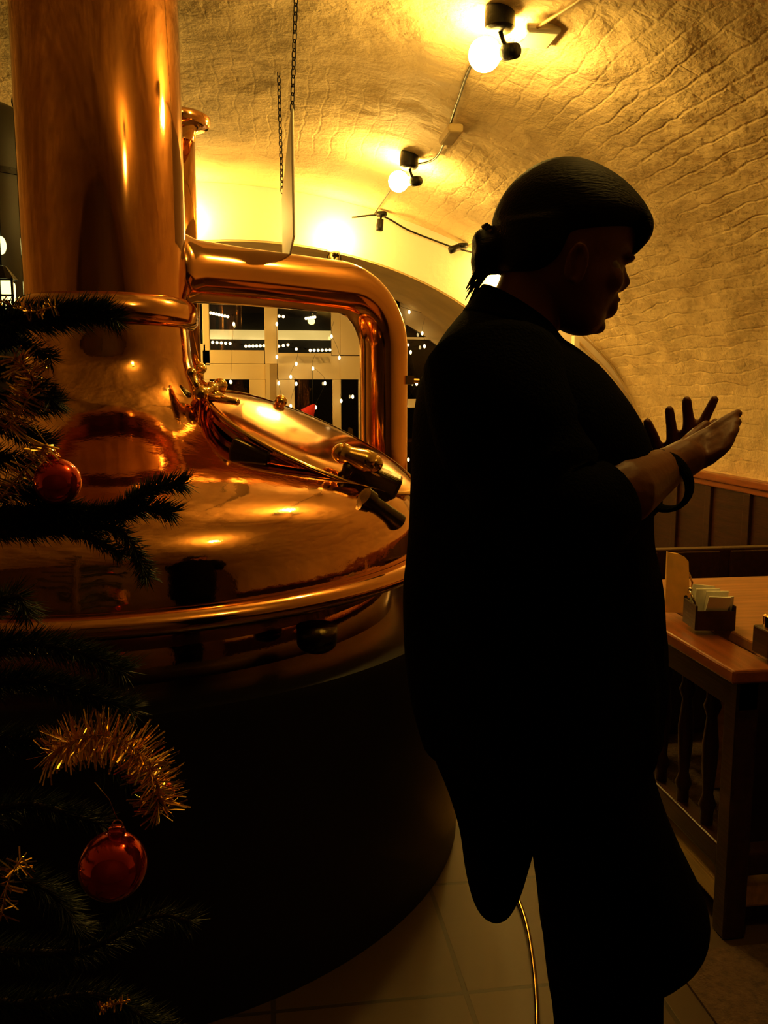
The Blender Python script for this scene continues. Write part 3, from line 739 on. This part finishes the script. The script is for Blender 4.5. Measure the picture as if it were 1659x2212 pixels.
for s_ in (-1, 1):
    body.ell(W(1334, 617, s_*.009), (.009, .006, .006))
    body.ell(W(1352, 560, s_*.022), (.010, .022, .006))        # brow
    body.ell(W(1318, 604, s_*.040), (.018, .020, .018))        # cheek
    # ear
    e = W(1243, 572, s_*.076); er = frame_rot(RT, GD, UP)
    pts_ = [e+RT*(.011*math.cos(q)+.004*math.sin(q))+Vector((0, 0, .024*math.sin(q)))+GD*s_*.006 for q in [R(v) for v in range(-70, 250, 20)]]
    body.caps(pts_, [.0042]*len(pts_), 8)
    body.ell(e, (.010, .006, .020), er)
body.ell(W(1320, 649, 0), (.009, .022, .006)); body.ell(W(1311, 677, 0), (.010, .020, .006)); body.ell(W(1288, 706, 0), (.012, .018, .010))
# neck and shoulders
body.loft(sm_rings([(1090, 560, 1240, 640, .052, 0), (1080, 600, 1215, 690, .052, 0), (1066, 632, 1200, 735, .058, 0), (1030, 700, 1215, 790, .075, 0)], 3))
body.loft(sm_rings([(1010, 720, 1235, 790, .13, 0), (960, 790, 1300, 850, .17, 0), (930, 900, 1345, 930, .16, 0), (930, 1050, 1350, 1050, .15, 0), (935, 1300, 1370, 1300, .155, 0), (945, 1450, 1370, 1450, .165, 0), (1000, 1560, 1360, 1560, .16, 0)], 3))
# legs
def zW(x, y, d, z):
    p = W(x, y, d); p.z = z; return p
for d in (-.062, .062):
    hip = W(1220, 1500, d); knee = W(1310, 2150, d)
    body.caps([hip, W(1285, 1800, d), knee, zW(1290, 2212, d, .38), zW(1290, 2212, d, .085)], [.075, .06, .048, .046, .035])
    a = zW(1290, 2212, d, .04); body.caps([a, a+RT*.14-Vector((0, 0, .012))], [.035, .025])
# arms
nS, nE, nW_ = W(1085, 860, -.15), W(1215, 1118, -.19), W(1440, 1010, -.065)
body.caps([nS, nE], [.052, .046]); body.caps([nE, W(1345, 1063, -.155), nW_], [.045, .040, .026])
fS, fE, fW_ = W(1190, 860, .15), W(1290, 1100, .16), W(1420, 1008, .075)
body.caps([fS, fE, fW_], [.048, .042, .024])
# near hand, palm blade pointing up and to the right
def px(p, d): return W(p[0], p[1], d)
body.caps([nW_, px((1480, 990), -.05)], [.025, .025])
def palm(pts4, th):
    for a, b in pts4: body.caps([a, b], [th, th*.85], 12)
palm([(px((1468, 975), -.045), px((1520, 942), -.03)), (px((1475, 985), -.047), px((1530, 956), -.037)), (px((1482, 998), -.05), px((1536, 972), -.045)), (px((1488, 1008), -.05), px((1534, 988), -.05))], .0115)
nf = [((1520, 942), (1552, 920), (1574, 905), (1594, 893), -.028), ((1531, 955), (1562, 938), (1580, 924), (1593, 911), -.040), ((1537, 972), (1562, 956), (1577, 942), (1588, 927), -.050), ((1534, 988), (1554, 976), (1568, 963), (1579, 948), -.056)]
for a, b, c, e, d in nf:
    body.caps([px(a, d), px(b, d-.003), px(c, d-.001), px(e, d+.004)], [.0088, .0080, .0074, .0062], 12)
body.caps([px((1466, 980), -.03), px((1486, 955), -.006), px((1506, 934), .004), px((1526, 918), .010)], [.012, .0100, .0085, .007], 12)   # thumb
# far hand, fingers spread upwards
palm([(px((1418, 1003), .07), px((1430, 985), .062)), (px((1430, 1000), .068), px((1454, 972), .055)), (px((1442, 998), .066), px((1482, 958), .05)), (px((1452, 1000), .064), px((1502, 950), .046))], .0125)
ff = [((1428, 988), (1413, 945), (1398, 912), .062, .0076), ((1453, 975), (1451, 928), (1446, 886), .055, .0078), ((1484, 955), (1488, 910), (1483, 866), .048, .0082), ((1505, 945), (1522, 905), (1543, 863), .044, .0074)]
for a, b, c, d, r_ in ff:
    body.caps([px(a, d), px(b, d-.004), px(c, d-.012)], [r_*1.08, r_, r_*.85], 12)
body.caps([px((1448, 1000), .05), px((1495, 972), .03), px((1528, 935), .02), px((1545, 915), .018)], [.013, .011, .009, .0075], 12)
bo = remeshed(body, 'body', 'skin', wm, .0032, 3)
for s_ in (-1,):
    MB().ell(W(1322, 578, s_*.046), (.011, .009, .011), n=14, m=10).build('eye', 'eye', wm)
MB().ell(W(1323, 650, 0), (.008, .020, .0045), n=14, m=8).ell(W(1314, 675, 0), (.009, .018, .005), n=14, m=8).build('lips', 'lip', wm)

# hair
hr = MB()
hair = [(1218, 345, 1240, 346, .012, 0), (1165, 354, 1282, 362, .045, 0), (1118, 384, 1322, 384, .070, 0), (1088, 418, 1356, 410, .083, 0), (1068, 458, 1388, 446, .089, 0), (1061, 490, 1400, 470, .090, 0), (1064, 520, 1394, 485, .086, 0), (1072, 546, 1378, 498, .076, 0), (1090, 556, 1352, 508, .050, 0)]
hr.loft(sm_rings(hair, 3))
hr.loft(sm_rings([(1300, 425, 1362, 425, .040, 0), (1325, 450, 1382, 450, .046, 0), (1342, 478, 1399, 478, .054, 0), (1352, 505, 1400, 505, .056, 0), (1358, 525, 1393, 525, .050, 0), (1359, 542, 1380, 540, .038, 0), (1358, 555, 1368, 555, .020, 0)], 3))
hr.loft(sm_rings([(1062, 490, 1275, 490, .089, 0), (1062, 530, 1250, 535, .087, 0), (1068, 565, 1226, 570, .081, 0), (1078, 588, 1190, 596, .062, 0), (1100, 598, 1160, 602, .03, 0)], 3))
for (x, y, d, r_) in ((1058, 550, 0, .022), (1042, 540, .012, .014), (1040, 560, -.012, .014), (1052, 570, 0, .015), (1036, 528, 0, .010), (1062, 540, -.018, .017), (1064, 562, .018, .016), (1070, 578, 0, .011), (1030, 558, 0, .007)):
    hr.ell(W(x, y, d), r_)
for k in range(5):
    q = R(72*k); hr.caps([W(1054, 550)+GD*.026*math.cos(q+t)+Vector((0, 0, .024*math.sin(q+t)))-RT*(.008+.004*t) for t in (0, .5, 1., 1.5)], [.009, .010, .010, .007], 8)
hair_o = remeshed(hr, 'hair', 'hair', wm, .004, 9)
ws = MB()
for k in range(16):
    x0 = 1030+random.random()*34; y0 = 572+random.random()*16; L_ = random.uniform(.4, 1)
    ex = 1004+random.random()*16 if k < 16 else x0-12
    ey = y0+ (95 if k < 16 else 30)*L_
    ws.tube(spline([W(x0, y0, random.uniform(-.02, .02)), W(x0*.55+ex*.45, y0*.6+ey*.4), W(ex, ey, random.uniform(-.01, .01))], 5), [.0011]*10+[.0003], 4)
ws.build('loose_strands', 'hair', hair_o if False else wm)
cl = MB()
for k in range(5): cl.caps([W(1052+5*k, 502-2*k, .01), W(1044+6*k, 490+4*k, .0), W(1052+4*k, 484+3*k, -.008)], [.003, .0028, .002], 8)
cl.ell(W(1062, 505), (.010, .012, .008)); cl.build('hair_clip', 'darkbrass', wm)

# blouse
blouse = [(1052, 632, 1196, 722, .060, 0), (1012, 662, 1222, 745, .082, 0), (984, 690, 1250, 765, .115, 0), (950, 735, 1292, 805, .165, 0), (918, 795, 1335, 860, .195, 0), (900, 855, 1368, 912, .205, 0), (892, 925, 1389, 965, .205, 0), (889, 1030, 1393, 1030, .20, 0), (886, 1130, 1394, 1130, .195, 0), (880, 1210, 1406, 1200, .19, 0), (874, 1280, 1414, 1270, .19, 0), (878, 1400, 1420, 1400, .20, 0), (890, 1500, 1414, 1500, .205, 0), (905, 1560, 1405, 1560, .205, 0), (915, 1592, 1386, 1592, .20, 0)]
bl = MB().loft(sm_rings(blouse, 4, 64))
for i, v in enumerate(bl.v):
    d_ = v-Vector((fx.x, fx.y, v.z)); a_ = math.atan2(d_.y, d_.x)
    if v.z < 1.4: bl.v[i] = v+d_.normalized()*.004*math.sin(a_*9+v.z*7)*min(1, (1.4-v.z)*3)
bl.build('blouse', 'knit', wm)
# sleeves
MB().tube(spline([W(1065, 800, -.12), W(1085, 900, -.155), W(1140, 1020, -.165), W(1195, 1105, -.185), W(1250, 1112, -.19), W(1312, 1080, -.172)], 5), [.085]*8+[.08]*5+[.072]*6+[.068, .065, .062, .058, .055, .052, .050], 28).build('sleeve', 'knit', wm)
MB().tube(spline([W(1190, 830, .13), W(1250, 980, .16), W(1300, 1090, .15), W(1360, 1040, .11), W(1385, 1018, .09)], 5), [.075]*9+[.06]*7+[.050, .047, .045, .043, .040], 24).build('sleeve', 'knit', wm)
# collar
co = MB().loft(sm_rings([(1041, 615, 1200, 718, .062, 0), (1018, 645, 1214, 737, .078, 0), (1000, 670, 1232, 756, .098, 0)], 3, 48)); co.build('collar', 'black', wm)
# long front-open tail at the back and the skirt
MB().loft(sm_rings([(900, 1480, 1180, 1480, .12, 0), (925, 1600, 1178, 1600, .10, 0), (965, 1700, 1172, 1700, .08, 0), (992, 1790, 1160, 1790, .065, 0), (1004, 1870, 1142, 1860, .055, 0), (1016, 1925, 1126, 1915, .045, 0), (1032, 1962, 1106, 1958, .032, 0), (1055, 1982, 1086, 1980, .014, 0)], 4, 40)).build('shawl_tail', 'black', wm)
sk_ = MB().loft(sm_rings([(960, 1480, 1405, 1480, .19, 0), (1010, 1590, 1386, 1590, .19, 0), (1070, 1690, 1410, 1690, .18, 0), (1125, 1780, 1445, 1780, .17, 0), (1150, 1840, 1474, 1840, .165, 0), (1158, 1890, 1498, 1890, .16, 0), (1164, 1935, 1511, 1935, .155, 0), (1168, 1975, 1500, 1975, .15, 0), (1172, 2010, 1452, 2010, .14, 0), (1176, 2030, 1420, 2030, .12, 0)], 4, 64))
sk_.build('skirt', 'black', wm)
for d in (-.08, .08):
    lg = sm_rings([(1170, 1900, 1420, 1900, .085, d), (1176, 2040, 1430, 2040, .08, d), (1186, 2130, 1426, 2130, .078, d), (1198, 2212, 1424, 2212, .075, d), (1215, 2500, 1405, 2500, .068, d), (1225, 2800, 1390, 2800, .062, d), (1228, 3010, 1385, 3010, .060, d)], 3, 32)
    MB().loft(lg).build('trouser_leg', 'black', wm)
    a = zW(1290, 2212, d, 0)
    sh = [];
    for (u_, wd, h_) in ((-.06, .030, .06), (-.045, .036, .09), (0, .038, .105), (.05, .040, .08), (.10, .045, .055), (.15, .042, .045), (.18, .028, .035), (.19, .012, .025)):
        sh.append([a+RT*u_+GD*wd*math.cos(q)+Vector((0, 0, max(0, h_*.5+h_*.5*math.sin(q)))) for q in [2*math.pi*j/16 for j in range(16)]])
    MB().loft(sh).build('shoe', 'iron', wm)
# bracelet on the near wrist
bc = W(1432, 1040, -.055); ax = (W(1400, 1032)-W(1440, 1010)).normalized()
w1 = W(1418, 1025, -.08); axb = (nW_-W(1345, 1063, -.155)).normalized(); n1 = (Vector((0, 0, 1))-axb*axb.z).normalized(); n2 = axb.cross(n1)
bpts = [w1+n1*(.040*math.cos(q)-.012)+n2*.036*math.sin(q)+axb*(.014-.012*math.cos(q)) for q in [2*math.pi*j/32 for j in range(32)]]
rings = []
for k in range(32):
    tn = (bpts[(k+1) % 32]-bpts[k-1]).normalized(); a2 = axb; b2_ = tn.cross(a2).normalized()
    rings.append([bpts[k]+(a2*.013*math.cos(w))+b2_*.0035*math.sin(w) for w in [2*math.pi*j/10 for j in range(10)]])
MB().loft(rings, closed=True).build('bracelet', 'knit', wm)

# ================================================================== CHRISTMAS TREE AT THE LEFT
G = .98
def TP(x, y, d=0.): return atD(x, y, G+d)
tx = TP(-260, 1100, .05)
tree = thing('christmas_tree', 'dark green fir with decorations reaching in from the left edge', 'tree', (tx.x, tx.y, 0))
MB().tube([(tx.x, tx.y, 0), (tx.x, tx.y, .9), (tx.x, tx.y, 1.9)], [.045, .032, .008], 14).lathe([(.14, 0), (.16, .02), (.12, .14), (.05, .16)], (tx.x, tx.y, 0), 20).build('trunk', 'bark', tree)
def branch(pts, nl=.024, dens=900, r0=.007, taper=True):
    P_ = spline([p if isinstance(p, Vector) else (TP(*p) if len(p) == 3 else TP(p[0], p[1])) for p in pts], 10)
    root = Vector((tx.x, tx.y, P_[0].z-.04))
    Q = [root, root*.4+P_[0]*.6]+P_; P_ = [root*.8+P_[0]*.2, root*.4+P_[0]*.6]+P_
    L_ = sum((P_[i+1]-P_[i]).length for i in range(len(P_)-1))
    o = MB().tube(Q, [r0*(1-.75*i/len(Q)) for i in range(len(Q))], 6).build('branch', 'bark', tree)
    nd = MB(); n_ = int(dens*L_*1.7/ .25)
    for _ in range(n_):
        t = random.random()*L_; i = 0
        while i < len(P_)-2 and t > (P_[i+1]-P_[i]).length: t -= (P_[i+1]-P_[i]).length; i += 1
        p = P_[i].lerp(P_[i+1], min(1, t/max(1e-6, (P_[i+1]-P_[i]).length))); tn = (P_[i+1]-P_[i]).normalized()
        a = tn.orthogonal().normalized(); b = tn.cross(a); q = random.uniform(0, 2*math.pi)
        out = (a*math.cos(q)+b*math.sin(q)); d = (out*random.uniform(.55, 1.)+tn*random.uniform(.3, 1.0)).normalized()
        ln_ = nl*random.uniform(.6, 1.25); s_ = d.orthogonal().normalized()*.00055; s2 = d.cross(s_.normalized())*.00055
        e = p+d*ln_; mI = p+d*ln_*.5
        nd.add([p, mI+s_, mI-s_*.5+s2, mI-s_*.5-s2, e], [(0, 1, 2), (0, 2, 3), (0, 3, 1), (4, 2, 1), (4, 3, 2), (4, 1, 3)])
    nd.build('needles', 'needle', o, smooth=False)
    return o
BR = [
 ([(-60, 690, .05), (20, 678), (120, 672), (190, 668), (252, 690)], .024, 1500),
 ([(-60, 730, .02), (40, 700, -.02), (130, 690), (225, 672)], .026, 1500),
 ([(-60, 760, .05), (20, 740), (60, 745), (110, 775)], .020, 900),
 ([(-60, 800), (10, 800), (60, 820), (110, 862, -.02)], .024, 1200),
 ([(-60, 850), (20, 870), (80, 880), (128, 870)], .022, 1200),
 ([(-60, 900, .02), (10, 920), (60, 940), (105, 958)], .024, 1200),
 ([(-60, 980), (0, 990), (60, 1010), (80, 1060)], .024, 1200),
 ([(-60, 1120), (60, 1105), (160, 1110), (250, 1105), (300, 1072), (345, 1050), (398, 1043)], .020, 1500),
 ([(-60, 1090), (40, 1060), (110, 1085), (180, 1120)], .026, 1400),
 ([(80, 1125), (170, 1118), (260, 1108), (330, 1098), (372, 1108)], .022, 1300),
 ([(-60, 1150), (60, 1150), (150, 1145), (240, 1140), (280, 1170), (320, 1250, -.01)], .020, 1000),
 ([(100, 1130), (170, 1150), (230, 1180), (265, 1200)], .018, 800),
 ([(-60, 1400), (60, 1390), (170, 1410), (270, 1450)], .030, 1100),
 ([(-60, 1480), (60, 1470), (150, 1490), (280, 1530)], .030, 1100),
 ([(-60, 1600), (60, 1600), (150, 1620), (250, 1660), (330, 1720)], .028, 1200),
 ([(-60, 1350), (0, 1300), (40, 1290), (60, 1330)], .028, 900),
 ([(-60, 1760), (60, 1740), (150, 1760), (220, 1780)], .028, 1000),
 ([(-60, 1900), (40, 1900), (120, 1940), (170, 2010)], .030, 1000),
 ([(-60, 2050), (60, 2060), (190, 2050), (330, 1980), (410, 1990)], .028, 700),
 ([(-60, 2160), (60, 2170), (200, 2150), (300, 2190), (380, 2250)], .028, 900),
]
for b_ in BR: branch(*b_)
for k in range(26):                                      # boughs on the far and outer sides of the trunk
    hz = .25+k*.063; q = R(120+(k*137) % 190); L0 = .42*(1.95-hz)/1.7+.05
    o_ = Vector((math.cos(q), math.sin(q), 0)); c_ = Vector((tx.x, tx.y, hz))
    branch([c_+o_*L0*.3+Vector((0, 0, .0)), c_+o_*L0*.65+Vector((0, 0, .0)), c_+o_*L0+Vector((0, 0, .03))], .028, 420)
def tinsel(pts, nl, dens, label, m='tinsel'):
    P_ = spline([TP(*p) if len(p) == 3 else TP(p[0], p[1]) for p in pts], 12); L_ = sum((P_[i+1]-P_[i]).length for i in range(len(P_)-1))
    mb = MB(); mb.tube(P_, .0012, 5)
    for _ in range(int(dens*L_/.1)):
        t = random.random()*(len(P_)-1.001); i = int(t); p = P_[i].lerp(P_[i+1], t-i); tn = (P_[i+1]-P_[i]).normalized()
        a = tn.orthogonal().normalized(); b = tn.cross(a); q = random.uniform(0, 2*math.pi)
        d = (a*math.cos(q)+b*math.sin(q)+tn*random.uniform(-.3, .3)).normalized(); ln_ = nl*random.uniform(.6, 1.1)
        s_ = d.orthogonal().normalized(); s_ = (s_*math.cos(q*3)+d.cross(s_)*math.sin(q*3))*.0009
        s2 = d.cross(s_).normalized()*.0003; e = p+d*ln_+s2*3
        mb.add([p-s_, p+s_, e+s_, e-s_, p-s_+s2, p+s_+s2, e+s_+s2, e-s_+s2], [(0, 1, 2, 3), (7, 6, 5, 4), (0, 4, 5, 1), (1, 5, 6, 2), (2, 6, 7, 3), (3, 7, 4, 0)])
    return tag(mb.build('tinsel_garland', m, smooth=False), label, 'tinsel', 'gold tinsel on the tree')
tinsel([(105, 1630, -.03), (160, 1600, -.04), (230, 1590, -.04), (300, 1625, -.03), (338, 1690, -.02), (345, 1760, .0)], .034, 330, 'gold bristly tinsel looping over the red bauble low on the tree')
tinsel([(10, 930, -.03), (50, 880, -.03), (70, 820, -.02), (30, 770, -.02)], .026, 240, 'gold tinsel among the fir twigs left of the kettle neck')
tinsel([(0, 1080, -.03), (40, 1030, -.03), (85, 985, -.03), (100, 960, -.03)], .022, 180, 'gold tinsel just above the upper left red bauble')
tinsel([(-20, 640, -.02), (60, 672, -.04), (120, 662, -.04)], .012, 80, 'thin gold tinsel on the topmost fir branch')
tinsel([(215, 2178, -.03), (245, 2170, -.03), (282, 2160, -.03)], .008, 130, 'short strip of gold tinsel at the bottom of the tree')
tinsel([(0, 1990, -.03), (20, 1900, -.03), (50, 1850, -.03)], .022, 80, 'gold tinsel at the left edge beside the large red bauble')
def bauble(x, y, rpx, label, tilt, d=-.03):
    c = TP(x, y, d); r = rpx/F*(G+d)
    t = thing('bauble', label, 'bauble', c+Vector((0, 0, r)), 'red baubles on the tree')
    MB().ell(c, r, n=40, m=24).build('ball', 'red', t)
    ro = Matrix.Rotation(tilt, 3, 'Y')
    MB().lathe([(r*.24, r*.93), (r*.25, r*1.0), (r*.27, r*1.12), (r*.22, r*1.2), (.0003, r*1.21)], c, 20, rot=ro).build('cap', 'red', t)
    up = ro @ Vector((0, 0, 1)); k = c+up*r*1.28
    pts_ = [k+RT*.006*math.cos(q)+up*.006*math.sin(q) for q in [2*math.pi*j/12 for j in range(12)]]
    rings = []
    for j in range(12):
        tn = (pts_[(j+1) % 12]-pts_[j-1]).normalized(); b = tn.cross(GD).normalized(); rings.append([pts_[j]+(GD*math.cos(w)+b*math.sin(w))*.0009 for w in (0, 1.57, 3.14, 4.71)])
    lp = MB().loft(rings, closed=True); lp.tube([k+up*.006, k+up*.03-RT*.012, k+up*.05-RT*.03], .0006, 4); lp.build('hook', 'tinsel', t)
    return t
bauble(244, 1870, 73, 'large glossy red bauble, lowest on the tree with a bright highlight', R(8))
bauble(124, 1040, 50, 'red bauble in front of the kettle neck at the upper left', R(-10), -.02)
bauble(352, 1712, 26, 'small dim red bauble half hidden by the gold tinsel', R(0), .03)
